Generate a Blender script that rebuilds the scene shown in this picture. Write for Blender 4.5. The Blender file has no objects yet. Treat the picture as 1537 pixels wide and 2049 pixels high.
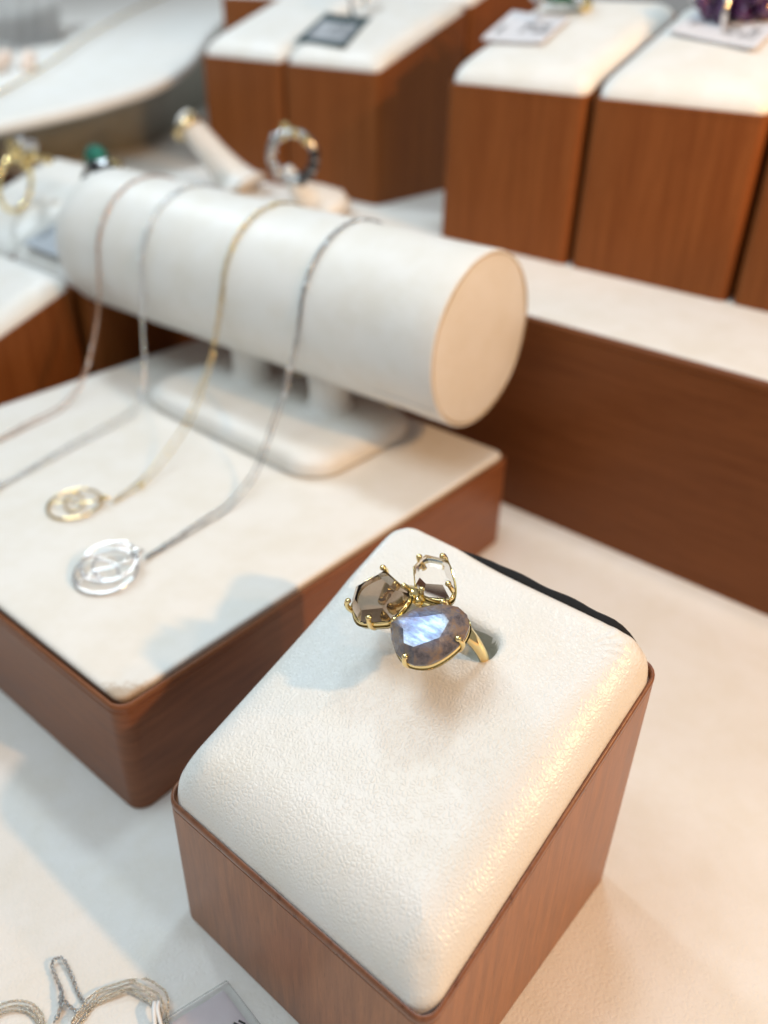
import bpy, bmesh, math, random
from mathutils import Vector, Matrix
random.seed(7)
S = bpy.context.scene
S.unit_settings.system = 'METRIC'
S.unit_settings.scale_length = 0.01          # one unit is one centimetre

# ------------------------------------------------------------------ camera
cam = bpy.data.cameras.new('camera')
camo = bpy.data.objects.new('camera', cam)
S.collection.objects.link(camo)
S.camera = camo
RX = Vector((0.65136515, -0.75845506, 0.02166507))
UX = Vector((0.39334948, 0.36195187, 0.8451432))
FX = Vector((0.64884484, 0.54197488, -0.53410074))
m = Matrix((RX, UX, -FX)).transposed().to_4x4()
m.translation = Vector((-4.3999, -2.7854, 13.5666))
camo.matrix_world = m
cam.sensor_fit = 'VERTICAL'
cam.sensor_height = 72
cam.lens = 1673.98 / 2049 * 72
cam.clip_start = 0.1
cam.clip_end = 1000
cam.dof.use_dof = True
cam.dof.focus_distance = 11.9
cam.dof.aperture_fstop = 0.235
cam.dof.aperture_blades = 0

# ------------------------------------------------------------------ world and lamps
W = bpy.data.worlds.new('World')
S.world = W
W.use_nodes = True
bg = W.node_tree.nodes['Background']
bg.inputs[0].default_value = (0.95, 0.97, 0.97, 1)
bg.inputs[1].default_value = 0.28
S.view_settings.view_transform = 'Standard'
S.view_settings.look = 'None'
S.view_settings.exposure = 0.0
S.cycles.max_bounces = 10
S.cycles.transmission_bounces = 10
S.cycles.caustics_refractive = True
S.cycles.caustics_reflective = True
S.cycles.use_denoising = True


def lamp(name, loc, power, color, size, target=None, shape='DISK', size_y=None):
    if target is None:
        l = bpy.data.lights.new(name, 'POINT')
        l.shadow_soft_size = size
    else:
        l = bpy.data.lights.new(name, 'AREA')
        l.shape = shape
        l.size = size
        if size_y:
            l.size_y = size_y
    l.energy = power
    l.color = color
    o = bpy.data.objects.new(name, l)
    S.collection.objects.link(o)
    o.location = loc
    if target is not None:
        o.rotation_euler = (Vector(target) - Vector(loc)).to_track_quat('-Z', 'Y').to_euler()
    return o


lamp('warm_lamp', (8.8, -25.0, 26.0), 31000, (1.0, 0.57, 0.24), 0.7)
lamp('warm_lamp', (17.0, -25.0, 28.0), 8000, (1.0, 0.56, 0.24), 0.7)
lamp('cool_lamp', (-3.0, 12.0, 29.0), 2300, (0.70, 0.90, 1.0), 12.0, (5, 8, 2))
lamp('cool_lamp', (16.0, 9.0, 36.0), 2200, (0.72, 0.90, 1.0), 5.0, (14, 11, 5))
lamp('cool_lamp', (14.0, 46.0, 38.0), 9000, (0.80, 0.92, 1.0), 6.0, (26, 46, 8))  # extra lamp, added to brighten the bust at the upper left
lamp('overhead_fill', (-6.0, 6.0, 60.0), 7600, (0.90, 0.97, 1.0), 60.0, (8, 10, 0), 'SQUARE')  # added soft panel overhead: cool fill and contrast in the metal reflections
sp = bpy.data.lights.new('warm_spot', 'SPOT')
sp.energy = 7500
sp.color = (1.0, 0.52, 0.17)
sp.spot_size = math.radians(37)
sp.spot_blend = 0.6
sp.shadow_soft_size = 0.4
spo = bpy.data.objects.new('warm_spot', sp)
S.collection.objects.link(spo)
spo.location = (13.0, -10.5, 16.0)
spo.rotation_euler = (Vector((22.5, 19.0, 10.0)) - Vector(spo.location)).to_track_quat('-Z', 'Y').to_euler()


# ------------------------------------------------------------------ node helpers
def mat(name):
    mt = bpy.data.materials.new(name)
    mt.use_nodes = True
    nt = mt.node_tree
    b = nt.nodes['Principled BSDF']
    return mt, nt, b


def N(nt, typ, **kw):
    n = nt.nodes.new(typ)
    for k, v in kw.items():
        if k.startswith('i_'):
            key = k[2:].replace('_', ' ')
            n.inputs[key].default_value = v
        else:
            setattr(n, k, v)
    return n


def coords(nt, scale=(1, 1, 1), kind='Object', rot=(0, 0, 0)):
    tc = N(nt, 'ShaderNodeTexCoord')
    mp = N(nt, 'ShaderNodeMapping')
    mp.inputs['Scale'].default_value = scale
    mp.inputs['Rotation'].default_value = rot
    nt.links.new(tc.outputs[kind], mp.inputs[0])
    return mp.outputs[0]


def ramp(nt, fac, stops):
    r = N(nt, 'ShaderNodeValToRGB')
    el = r.color_ramp.elements
    while len(el) > 1:
        el.remove(el[-1])
    el[0].position, el[0].color = stops[0][0], (*stops[0][1], 1)
    for p, c in stops[1:]:
        e = el.new(p)
        e.color = (*c, 1)
    nt.links.new(fac, r.inputs[0])
    return r.outputs[0]


def math_(nt, op, a, b=None, clamp=False):
    n = N(nt, 'ShaderNodeMath', operation=op, use_clamp=clamp)
    for i, v in enumerate((a, b)):
        if v is None:
            continue
        if isinstance(v, (int, float)):
            n.inputs[i].default_value = v
        else:
            nt.links.new(v, n.inputs[i])
    return n.outputs[0]


def leather(name, col, scale=9.0, strength=0.35, rough=0.42, grime=0.05, dist=0.02, spec=0.4):
    mt, nt, b = mat(name)
    co = coords(nt)
    wob = N(nt, 'ShaderNodeTexNoise', i_Scale=scale * 0.8, i_Detail=2.0)
    nt.links.new(co, wob.inputs['Vector'])
    mixv = N(nt, 'ShaderNodeMix', data_type='VECTOR')
    mixv.inputs[0].default_value = 0.035
    nt.links.new(co, mixv.inputs[4])
    nt.links.new(wob.outputs['Color'], mixv.inputs[5])
    v1 = N(nt, 'ShaderNodeTexVoronoi', feature='DISTANCE_TO_EDGE', i_Scale=scale)
    v2 = N(nt, 'ShaderNodeTexVoronoi', feature='F1', i_Scale=scale * 1.9)
    n1 = N(nt, 'ShaderNodeTexNoise', i_Scale=scale * 0.35, i_Detail=4.0)
    n2 = N(nt, 'ShaderNodeTexNoise', i_Scale=scale * 5, i_Detail=3.0)
    for v in (v1, v2, n1, n2):
        nt.links.new(mixv.outputs[1], v.inputs['Vector'])
    e = N(nt, 'ShaderNodeMapRange', interpolation_type='SMOOTHSTEP')
    e.inputs['From Max'].default_value = 0.34
    nt.links.new(v1.outputs['Distance'], e.inputs[0])
    # the grain fades in and out over the hide
    amp = N(nt, 'ShaderNodeMapRange')
    amp.inputs['From Min'].default_value = 0.3
    amp.inputs['From Max'].default_value = 0.7
    amp.inputs['To Min'].default_value = 0.45
    nt.links.new(n1.outputs[0], amp.inputs[0])
    h = math_(nt, 'MULTIPLY', e.outputs[0], amp.outputs[0])
    h2 = math_(nt, 'MULTIPLY', v2.outputs['Distance'], -0.25)
    h = math_(nt, 'ADD', h, h2)
    h = math_(nt, 'ADD', h, math_(nt, 'MULTIPLY', n2.outputs[0], 0.18))
    h = math_(nt, 'ADD', h, math_(nt, 'MULTIPLY', n1.outputs[0], 0.8))
    bp = N(nt, 'ShaderNodeBump')
    bp.inputs['Strength'].default_value = strength
    bp.inputs['Distance'].default_value = dist
    nt.links.new(h, bp.inputs['Height'])
    nt.links.new(bp.outputs[0], b.inputs['Normal'])
    g = N(nt, 'ShaderNodeTexNoise', i_Scale=0.9, i_Detail=6.0, i_Roughness=0.65)
    nt.links.new(co, g.inputs['Vector'])
    c2 = tuple(x * (1 - grime) * f for x, f in zip(col, (1, 0.985, 0.95)))
    nt.links.new(ramp(nt, g.outputs[0], [(0.35, c2), (0.6, col)]), b.inputs['Base Color'])
    b.inputs['Roughness'].default_value = rough
    b.inputs['Specular IOR Level'].default_value = spec
    return mt


def wood(name, dark, light, stretch=(14, 14, 0.9), rough=0.38, bump=0.15, coat=0.15):
    """stretch is high across the grain and low along it"""
    mt, nt, b = mat(name)
    co = coords(nt, stretch)
    n1 = N(nt, 'ShaderNodeTexNoise', i_Scale=0.55, i_Detail=6.0, i_Roughness=0.62, i_Distortion=0.35)
    n2 = N(nt, 'ShaderNodeTexNoise', i_Scale=2.4, i_Detail=5.0, i_Roughness=0.7)
    nt.links.new(co, n1.inputs['Vector'])
    nt.links.new(co, n2.inputs['Vector'])
    f = math_(nt, 'ADD', math_(nt, 'MULTIPLY', n1.outputs[0], 0.65), math_(nt, 'MULTIPLY', n2.outputs[0], 0.35))
    mid = tuple((a + c) / 2 for a, c in zip(dark, light))
    base = ramp(nt, f, [(0.34, dark), (0.5, mid), (0.66, light)])
    # dark short pores along the grain
    co2 = coords(nt, tuple(s * 2.2 for s in stretch))
    n3 = N(nt, 'ShaderNodeTexNoise', i_Scale=1.3, i_Detail=2.0, i_Roughness=0.5)
    nt.links.new(co2, n3.inputs['Vector'])
    pore = N(nt, 'ShaderNodeMapRange')
    pore.inputs['From Min'].default_value = 0.64
    pore.inputs['From Max'].default_value = 0.72
    nt.links.new(n3.outputs[0], pore.inputs[0])
    mx = N(nt, 'ShaderNodeMix', data_type='RGBA')
    nt.links.new(math_(nt, 'MULTIPLY', pore.outputs[0], 0.4), mx.inputs[0])
    nt.links.new(base, mx.inputs[6])
    mx.inputs[7].default_value = (*[x * 0.35 for x in dark], 1)
    nt.links.new(mx.outputs[2], b.inputs['Base Color'])
    bp = N(nt, 'ShaderNodeBump')
    bp.inputs['Strength'].default_value = bump
    bp.inputs['Distance'].default_value = 0.01
    nt.links.new(math_(nt, 'SUBTRACT', f, pore.outputs[0]), bp.inputs['Height'])
    nt.links.new(bp.outputs[0], b.inputs['Normal'])
    r = N(nt, 'ShaderNodeMapRange')
    r.inputs['To Min'].default_value = rough - 0.06
    r.inputs['To Max'].default_value = rough + 0.12
    nt.links.new(n1.outputs[0], r.inputs[0])
    nt.links.new(r.outputs[0], b.inputs['Roughness'])
    b.inputs['Specular IOR Level'].default_value = 0.1 + coat * 1.6
    b.inputs['Coat Weight'].default_value = coat
    b.inputs['Coat Roughness'].default_value = 0.3
    return mt


def metal(name, col, rough=0.16, bump=0.04, sc=9.0):
    mt, nt, b = mat(name)
    b.inputs['Base Color'].default_value = (*col, 1)
    b.inputs['Metallic'].default_value = 1
    n = N(nt, 'ShaderNodeTexNoise', i_Scale=sc, i_Detail=3.0)
    nt.links.new(coords(nt), n.inputs['Vector'])
    r = N(nt, 'ShaderNodeMapRange')
    r.inputs['To Min'].default_value = rough * 0.6
    r.inputs['To Max'].default_value = rough * 1.5
    nt.links.new(n.outputs[0], r.inputs[0])
    nt.links.new(r.outputs[0], b.inputs['Roughness'])
    bp = N(nt, 'ShaderNodeBump')
    bp.inputs['Strength'].default_value = bump
    bp.inputs['Distance'].default_value = 0.02
    nt.links.new(n.outputs[0], bp.inputs['Height'])
    nt.links.new(bp.outputs[0], b.inputs['Normal'])
    return mt


def glass(name, col, ior=1.54, rough=0.0, dens=None):
    mt, nt, b = mat(name)
    b.inputs['Base Color'].default_value = (*col, 1)
    b.inputs['Transmission Weight'].default_value = 1
    b.inputs['Roughness'].default_value = rough
    b.inputs['IOR'].default_value = ior
    if dens:
        va = N(nt, 'ShaderNodeVolumeAbsorption')
        va.inputs['Color'].default_value = (*dens[0], 1)
        va.inputs['Density'].default_value = dens[1]
        nt.links.new(va.outputs[0], nt.nodes['Material Output'].inputs['Volume'])
    return mt


def plain(name, col, rough=0.5, metallic=0.0, noise=0.1, sc=6.0, spec=0.4):
    mt, nt, b = mat(name)
    n = N(nt, 'ShaderNodeTexNoise', i_Scale=sc, i_Detail=4.0)
    nt.links.new(coords(nt), n.inputs['Vector'])
    nt.links.new(ramp(nt, n.outputs[0], [(0.3, tuple(c * (1 - noise) for c in col)), (0.7, col)]), b.inputs['Base Color'])
    b.inputs['Roughness'].default_value = rough
    b.inputs['Metallic'].default_value = metallic
    b.inputs['Specular IOR Level'].default_value = spec
    return mt


M = {}
M['leather'] = leather('white_leather', (0.80, 0.795, 0.775), 15.0, 0.33, 0.32, 0.03, 0.016, 0.55)
M['leather_soft'] = leather('soft_white_leather', (0.80, 0.79, 0.765), 6.0, 0.12, 0.46, 0.05)
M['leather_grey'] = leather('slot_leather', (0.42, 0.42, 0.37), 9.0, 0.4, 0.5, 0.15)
M['panel'] = leather('platform_leather', (0.80, 0.775, 0.735), 14.0, 0.10, 0.5, 0.05)
M['panel_worn'] = leather('worn_platform_leather', (0.80, 0.775, 0.735), 14.0, 0.10, 0.5, 0.05)


def wear(mt):
    # the scuffed, browned near corner of the panel
    nt = mt.node_tree
    b = nt.nodes['Principled BSDF']
    src = b.inputs['Base Color'].links[0].from_socket
    tc = N(nt, 'ShaderNodeTexCoord')
    sp_ = N(nt, 'ShaderNodeSeparateXYZ')
    nt.links.new(tc.outputs['Object'], sp_.inputs[0])
    nz = N(nt, 'ShaderNodeTexNoise', i_Scale=9.0, i_Detail=5.0, i_Roughness=0.7)
    nt.links.new(tc.outputs['Object'], nz.inputs['Vector'])
    d = math_(nt, 'ADD', math_(nt, 'ADD', sp_.outputs[0], sp_.outputs[1]), math_(nt, 'MULTIPLY', nz.outputs[0], -0.75))
    f = N(nt, 'ShaderNodeMapRange', interpolation_type='SMOOTHSTEP')
    f.inputs['From Min'].default_value = 0.44
    f.inputs['From Max'].default_value = -0.02
    nt.links.new(d, f.inputs[0])
    mx = N(nt, 'ShaderNodeMix', data_type='RGBA')
    nt.links.new(math_(nt, 'MULTIPLY', f.outputs[0], 0.75), mx.inputs[0])
    nt.links.new(src, mx.inputs[6])
    mx.inputs[7].default_value = (0.40, 0.27, 0.16, 1)
    nt.links.new(mx.outputs[2], b.inputs['Base Color'])


wear(M['panel_worn'])
M['ground'] = leather('counter_sheet', (0.81, 0.79, 0.76), 11.0, 0.40, 0.5, 0.04, 0.015, 0.25)
M['wood'] = wood('walnut_upright', (0.225, 0.090, 0.042), (0.41, 0.185, 0.092), (11, 11, 0.8))
M['wood_tall'] = wood('walnut_tall', (0.160, 0.044, 0.009), (0.245, 0.078, 0.019), (7, 7, 0.35), 0.42, 0.15, 0.03)
M['wood_flat'] = wood('walnut_flat', (0.140, 0.044, 0.013), (0.205, 0.070, 0.023), (8, 0.6, 10), 0.36, 0.15, 0.04)
M['wood_platform'] = wood('walnut_platform', (0.160, 0.056, 0.022), (0.270, 0.104, 0.044), (1.0, 1.0, 11), 0.34, 0.15, 0.08)
M['rim'] = wood('walnut_rim', (0.14, 0.048, 0.022), (0.30, 0.120, 0.055), (5, 5, 5), 0.26)
M['felt'] = plain('black_felt', (0.012, 0.011, 0.012), 0.7, 0, 0.4)
M['gold'] = metal('yellow_gold', (0.90, 0.72, 0.36), 0.11, 0.05)
M['gold_pale'] = metal('pale_gold', (0.74, 0.57, 0.30), 0.13)
M['rose'] = metal('rose_gold', (0.66, 0.47, 0.37), 0.16)
M['silver'] = metal('silver', (0.80, 0.80, 0.81), 0.09)
M['silver_pale'] = metal('warm_silver', (0.72, 0.66, 0.56), 0.22)
M['bead_silver'] = metal('bead_silver', (0.92, 0.92, 0.92), 0.16, 0.0)
M['silver_mid'] = metal('grey_silver', (0.46, 0.46, 0.47), 0.14)
M['silver_dark'] = metal('dark_silver', (0.50, 0.50, 0.50), 0.22)
M['smoky'] = glass('smoky_quartz', (0.94, 0.90, 0.86), 1.45, 0.0, ((0.46, 0.33, 0.19), 5.6))
M['clear'] = glass('pale_quartz', (0.99, 0.97, 0.95), 1.42, 0.0, ((0.95, 0.84, 0.72), 0.12))
M['plastic'] = glass('clear_plastic', (0.98, 0.99, 1.0), 1.12, 0.04)
M['card'] = plain('white_card', (0.70, 0.70, 0.74), 0.5, 0, 0.04)
M['card_grey'] = plain('grey_card', (0.42, 0.45, 0.49), 0.5, 0, 0.15)
M['card_lilac'] = plain('lilac_card', (0.70, 0.63, 0.66), 0.55, 0, 0.05)
M['teal'] = plain('teal_card', (0.03, 0.065, 0.075), 0.4, 0, 0.2)
M['ink'] = plain('black_ink', (0.03, 0.03, 0.035), 0.6)
M['red'] = plain('red_print', (0.55, 0.10, 0.06), 0.5)
M['green_gem'] = plain('green_gem', (0.05, 0.36, 0.26), 0.10, 0.5, 0.85, 2.0, 1.0)
M['emerald_gem'] = plain('dark_green_gem', (0.02, 0.14, 0.06), 0.1, 0.1, 0.5, 4.0, 1.0)
M['purple_gem'] = plain('purple_gem', (0.10, 0.03, 0.13), 0.12, 0.2, 0.6, 5.0, 1.0)
M['pearl'] = plain('pearl', (0.78, 0.66, 0.58), 0.2, 0, 0.1, 3.0, 0.8)
M['dark_enamel'] = plain('dark_enamel', (0.03, 0.03, 0.035), 0.18, 0.3, 0.3)
M['tie'] = plain('white_tie', (0.9, 0.92, 0.93), 0.3)
M['seam'] = plain('glue_line', (0.50, 0.36, 0.20), 0.6, 0, 0.4)
M['fray'] = plain('frayed_leather', (0.66, 0.57, 0.45), 0.9, 0, 0.5, 14.0)


def labradorite():
    mt, nt, b = mat('labradorite')
    co = coords(nt, (1, 1, 1))
    n1 = N(nt, 'ShaderNodeTexNoise', i_Scale=4.5, i_Detail=6.0, i_Roughness=0.66)
    n2 = N(nt, 'ShaderNodeTexNoise', i_Scale=11.0, i_Detail=4.0)
    nt.links.new(co, n1.inputs['Vector'])
    nt.links.new(co, n2.inputs['Vector'])
    stone = ramp(nt, n1.outputs[0], [(0.34, (0.06, 0.055, 0.065)), (0.46, (0.14, 0.125, 0.14)), (0.56, (0.24, 0.17, 0.12)), (0.66, (0.17, 0.17, 0.21))])
    # schiller: the blue sheen lives in a patch of the stone, crossed by fine cleavage streaks
    cs = coords(nt, (1.5, 5.0, 1.5), 'Object', (0, 0, math.radians(-28)))
    st = N(nt, 'ShaderNodeTexNoise', i_Scale=1.6, i_Detail=5.0, i_Roughness=0.7)
    nt.links.new(cs, st.inputs['Vector'])
    gp = N(nt, 'ShaderNodeNewGeometry')
    tc = N(nt, 'ShaderNodeTexCoord')
    d = N(nt, 'ShaderNodeVectorMath', operation='DISTANCE')
    d.inputs[1].default_value = (0.50, -0.52, 0.22)
    nt.links.new(tc.outputs['Object'], d.inputs[0])
    dd = math_(nt, 'ADD', d.outputs['Value'], math_(nt, 'MULTIPLY', n1.outputs[0], -0.35))
    patch = N(nt, 'ShaderNodeMapRange', interpolation_type='SMOOTHSTEP')
    patch.inputs['From Min'].default_value = 0.23
    patch.inputs['From Max'].default_value = 0.02
    nt.links.new(dd, patch.inputs[0])
    stc = N(nt, 'ShaderNodeMapRange')
    stc.inputs['From Min'].default_value = 0.3
    stc.inputs['From Max'].default_value = 0.55
    nt.links.new(st.outputs[0], stc.inputs[0])
    fac = math_(nt, 'MULTIPLY', patch.outputs[0], math_(nt, 'ADD', 0.5, math_(nt, 'MULTIPLY', stc.outputs[0], 0.5)))
    blue = ramp(nt, st.outputs[0], [(0.34, (0.11, 0.14, 0.34)), (0.5, (0.27, 0.37, 0.64)), (0.64, (0.60, 0.73, 0.88))])
    g = N(nt, 'ShaderNodeBsdfGlossy')
    g.inputs['Roughness'].default_value = 0.36
    nt.links.new(blue, g.inputs['Color'])
    nt.links.new(stone, b.inputs['Base Color'])
    b.inputs['Roughness'].default_value = 0.14
    b.inputs['Coat Weight'].default_value = 0.6
    b.inputs['Coat Roughness'].default_value = 0.05
    ms = N(nt, 'ShaderNodeMixShader')
    nt.links.new(math_(nt, 'MULTIPLY', fac, 0.62), ms.inputs[0])
    nt.links.new(b.outputs[0], ms.inputs[1])
    nt.links.new(g.outputs[0], ms.inputs[2])
    nt.links.new(ms.outputs[0], nt.nodes['Material Output'].inputs['Surface'])
    bp = N(nt, 'ShaderNodeBump')
    bp.inputs['Strength'].default_value = 0.12
    bp.inputs['Distance'].default_value = 0.01
    nt.links.new(st.outputs[0], bp.inputs['Height'])
    nt.links.new(bp.outputs[0], g.inputs['Normal'])
    return mt


M['labradorite'] = labradorite()


# ------------------------------------------------------------------ object helpers
def link(name, me, material=None, parent=None, smooth=True, loc=None, kind=None):
    o = bpy.data.objects.new(name, me)
    S.collection.objects.link(o)
    if material is not None and not me.materials:
        me.materials.append(material)
    if smooth:
        for p in me.polygons:
            p.use_smooth = True
    if parent is not None:
        o.parent = parent
    if loc is not None:
        o.location = loc
    if kind:
        o['kind'] = kind
    return o


def thing(name, label, cat, loc=(0, 0, 0), rz=0.0, group=None):
    o = bpy.data.objects.new(name, None)
    o.empty_display_size = 0.3
    S.collection.objects.link(o)
    o.location = loc
    o.rotation_euler = (0, 0, rz)
    o['label'] = label
    o['category'] = cat
    if group:
        o['group'] = group
    return o


def copy_tree(root, loc, label, group=None):
    r = root.copy()
    S.collection.objects.link(r)
    r.location = loc
    r['label'] = label
    if group:
        r['group'] = group
    for ch in root.children:
        c = ch.copy()
        S.collection.objects.link(c)
        c.parent = r
        for g in ch.children:
            d = g.copy()
            S.collection.objects.link(d)
            d.parent = c
    return r


def from_loops(name, loops, cap0=True, cap1=True, closed=True):
    n = len(loops[0])
    v, f = [], []
    for lp in loops:
        v.extend(lp)
    for i in range(len(loops) - 1):
        for j in range(n if closed else n - 1):
            k = (j + 1) % n
            f.append((i * n + j, i * n + k, (i + 1) * n + k, (i + 1) * n + j))
    if cap0:
        f.append(tuple(reversed(range(n))))
    if cap1:
        f.append(tuple((len(loops) - 1) * n + j for j in range(n)))
    me = bpy.data.meshes.new(name)
    me.from_pydata([tuple(p) for p in v], [], f)
    me.update()
    return me


def rrect(x0, y0, x1, y1, r, seg=8, side=1):
    """rounded rectangle outline, counter-clockwise, with `side` extra points on each side"""
    r = max(1e-4, min(r, (x1 - x0) / 2 - 1e-4, (y1 - y0) / 2 - 1e-4))
    pts = []
    cs = [(x1 - r, y1 - r, 0), (x0 + r, y1 - r, 90), (x0 + r, y0 + r, 180), (x1 - r, y0 + r, 270)]
    for i, (cx, cy, a) in enumerate(cs):
        for k in range(seg + 1):
            t = math.radians(a + 90 * k / seg)
            pts.append((cx + r * math.cos(t), cy + r * math.sin(t)))
        nx = cs[(i + 1) % 4]
        t = math.radians(nx[2])
        e = (nx[0] + r * math.cos(t), nx[1] + r * math.sin(t))
        s = pts[-1]
        for k in range(1, side + 1):
            u = k / (side + 1)
            pts.append((s[0] + (e[0] - s[0]) * u, s[1] + (e[1] - s[1]) * u))
    return pts


def sharp(me, ang=35):
    """flat shading only across real edges"""
    bm = bmesh.new()
    bm.from_mesh(me)
    for e in bm.edges:
        if len(e.link_faces) == 2 and e.calc_face_angle(0) > math.radians(ang):
            e.smooth = False
    for f in bm.faces:
        f.smooth = True
    bm.to_mesh(me)
    bm.free()
    return me


def tube_bm(bm, pts, rad, seg=8, close=False, cap=True):
    """a tube along pts; rad is a number or a list"""
    n = len(pts)
    P = [Vector(p) for p in pts]
    rings = []
    up = None
    for i in range(n):
        if close:
            t = (P[(i + 1) % n] - P[i - 1])
        else:
            t = (P[min(i + 1, n - 1)] - P[max(i - 1, 0)])
        if t.length < 1e-9:
            t = Vector((0, 0, 1))
        t.normalize()
        if up is None:
            up = t.orthogonal().normalized()
        up = (up - t * up.dot(t))
        if up.length < 1e-6:
            up = t.orthogonal()
        up.normalize()
        s = t.cross(up)
        r = rad[i] if isinstance(rad, (list, tuple)) else rad
        rings.append([bm.verts.new(P[i] + (up * math.cos(2 * math.pi * k / seg) + s * math.sin(2 * math.pi * k / seg)) * r) for k in range(seg)])
    for i in range(n if close else n - 1):
        a, b = rings[i], rings[(i + 1) % n]
        for k in range(seg):
            try:
                bm.faces.new((a[k], a[(k + 1) % seg], b[(k + 1) % seg], b[k]))
            except ValueError:
                pass
    if cap and not close:
        bm.faces.new(list(reversed(rings[0])))
        bm.faces.new(rings[-1])


def ball_bm(bm, c, r, u=10, v=7, sc=(1, 1, 1)):
    mt = Matrix.Translation(Vector(c)) @ Matrix.Diagonal((sc[0], sc[1], sc[2], 1))
    bmesh.ops.create_uvsphere(bm, u_segments=u, v_segments=v, radius=r, matrix=mt)


def done(bm, name):
    me = bpy.data.meshes.new(name)
    bmesh.ops.recalc_face_normals(bm, faces=bm.faces[:])
    bm.to_mesh(me)
    bm.free()
    return me


def smooth_path(pts, per=6):
    """Catmull-Rom through pts"""
    P = [Vector(p) for p in pts]
    P = [P[0] * 2 - P[1]] + P + [P[-1] * 2 - P[-2]]
    out = []
    for i in range(1, len(P) - 2):
        a, b, c, d = P[i - 1], P[i], P[i + 1], P[i + 2]
        for k in range(per):
            t = k / per
            out.append(0.5 * ((2 * b) + (c - a) * t + (2 * a - 5 * b + 4 * c - d) * t * t + (3 * b - a - 3 * c + d) * t ** 3))
    out.append(P[-2])
    return out


def resample(pts, step):
    out = [pts[0]]
    acc = 0.0
    for a, b in zip(pts, pts[1:]):
        L = (b - a).length
        d = step - acc
        while d <= L:
            out.append(a.lerp(b, d / L))
            d += step
        acc = L - (d - step)
    return out


def link_chain_bm(bm, pts, L, w, r, seg=8, tseg=4, jitter=0.0):
    """real oval links, every second one turned on edge; L long, w wide, r wire radius"""
    P = resample(pts, L * 0.72)
    up = None
    for i in range(len(P) - 1):
        t = (P[i + 1] - P[i])
        if t.length < 1e-9:
            continue
        t.normalize()
        if up is None:
            up = t.orthogonal().normalized()
        up = (up - t * up.dot(t)).normalized()
        s = t.cross(up)
        ang = (math.pi / 2) * (i % 2) + 0.6 + jitter * random.uniform(-1, 1)
        side = up * math.cos(ang) + s * math.sin(ang)
        nrm = t.cross(side)
        c = (P[i] + P[i + 1]) / 2
        rings = []
        for k in range(seg):
            a = 2 * math.pi * k / seg
            rad = t * math.cos(a) * (L / 2) + side * math.sin(a) * (w / 2)
            o = rad.normalized()
            rings.append([bm.verts.new(c + rad + (o * math.cos(2 * math.pi * q / tseg) + nrm * math.sin(2 * math.pi * q / tseg)) * r) for q in range(tseg)])
        for k in range(seg):
            a_, b_ = rings[k], rings[(k + 1) % seg]
            for q in range(tseg):
                bm.faces.new((a_[q], a_[(q + 1) % tseg], b_[(q + 1) % tseg], b_[q]))


# ------------------------------------------------------------------ the setting
me = bpy.data.meshes.new('counter_top')
me.from_pydata([(-60, -60, 0), (140, -60, 0), (140, 140, 0), (-60, 140, 0)], [], [(0, 1, 2, 3)])
link('counter_top', me, M['ground'], smooth=False, kind='structure')


# ------------------------------------------------------------------ wedge-topped display boxes
SL = 0.3714


def wedge_body(name, h1, h2, w, d, r=0.26, grooved=True):
    def top(x):
        return h1 + (h2 - h1) * x / d
    loops = []

    def lp(off, dz=None, z=None):
        pts = rrect(off, off, d - off, w - off, max(r - off, 0.03), 6, 3)
        loops.append([(x, y, z if z is not None else top(x) + dz) for x, y in pts])
    lp(0.02, z=0.0)
    lp(0.0, z=0.03)
    lp(0.0, dz=-0.155)
    lp(0.014, dz=-0.148)
    lp(0.014, dz=-0.138)
    return sharp(from_loops(name, loops, True, True), 30)


def wedge_rim(name, h1, h2, w, d, r=0.26):
    def top(x):
        return h1 + (h2 - h1) * x / d
    loops = []

    def lp(off, dz):
        pts = rrect(off, off, d - off, w - off, max(r - off, 0.03), 6, 10)
        loops.append([(x, y, top(x) + dz) for x, y in pts])
    lp(0.055, -0.14)
    lp(0.004, -0.136)
    lp(-0.002, -0.12)
    lp(-0.002, -0.035)
    lp(0.010, -0.010)
    lp(0.026, 0.0)
    lp(0.048, -0.004)
    lp(0.058, -0.02)
    lp(0.064, -0.13)
    return sharp(from_loops(name, loops, False, False), 50)


def cushion_loops(name, h1, h2, w, d, H=0.52, E=0.85, r=0.42):
    def top(x):
        return h1 + (h2 - h1) * x / d
    loops = []
    off0 = 0.06

    def lp(ins, z):
        pts = rrect(off0 + ins, off0 + ins, d - off0 - ins, w - off0 - ins, r + ins * 0.35, 8, 5)
        loops.append([(x, y, top(x) + z) for x, y in pts])
    lp(0, -0.14)
    K = 12
    for k in range(K + 1):
        a = k / K * math.pi / 2
        ins = E * (1 - math.cos(a) ** (2 / 2.3))
        z = -0.04 + (H + 0.04) * math.sin(a) ** (2 / 2.3)
        lp(ins, z)
    for s in (0.5, 1.0):
        lp(E + (min(w, d) / 2 - off0 - E - 0.35) * s, H + 0.035 * s)
    return from_loops(name, loops, False, True)


BW, BD = 5.14, 5.5


def display_box(label, loc, h1, h2, group, woodm, w=BW, d=BD):
    t = thing('display_box', label, 'display box', loc, 0, group)
    link('body', wedge_body('box_body', h1, h2, w, d), M[woodm], t)
    link('rim', wedge_rim('box_rim', h1, h2, w, d), M['rim'] if woodm == 'wood' else M[woodm], t)
    link('cushion', cushion_loops('box_cushion', h1, h2, w, d), M['leather_soft'], t)
    return t


# the box in focus: a fine height field with a real slot for the ring
H1, H2 = 2.9835, 5.0261
main = thing('display_box', 'sharp walnut display block with sloped white leather cushion holding the gold ring', 'display box', (0, 0, 0), 0, 'walnut display boxes')
link('body', wedge_body('main_body', H1, H2, BW, BD), M['wood'], main)
link('rim', wedge_rim('main_rim', H1, H2, BW, BD), M['rim'], main)


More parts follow.
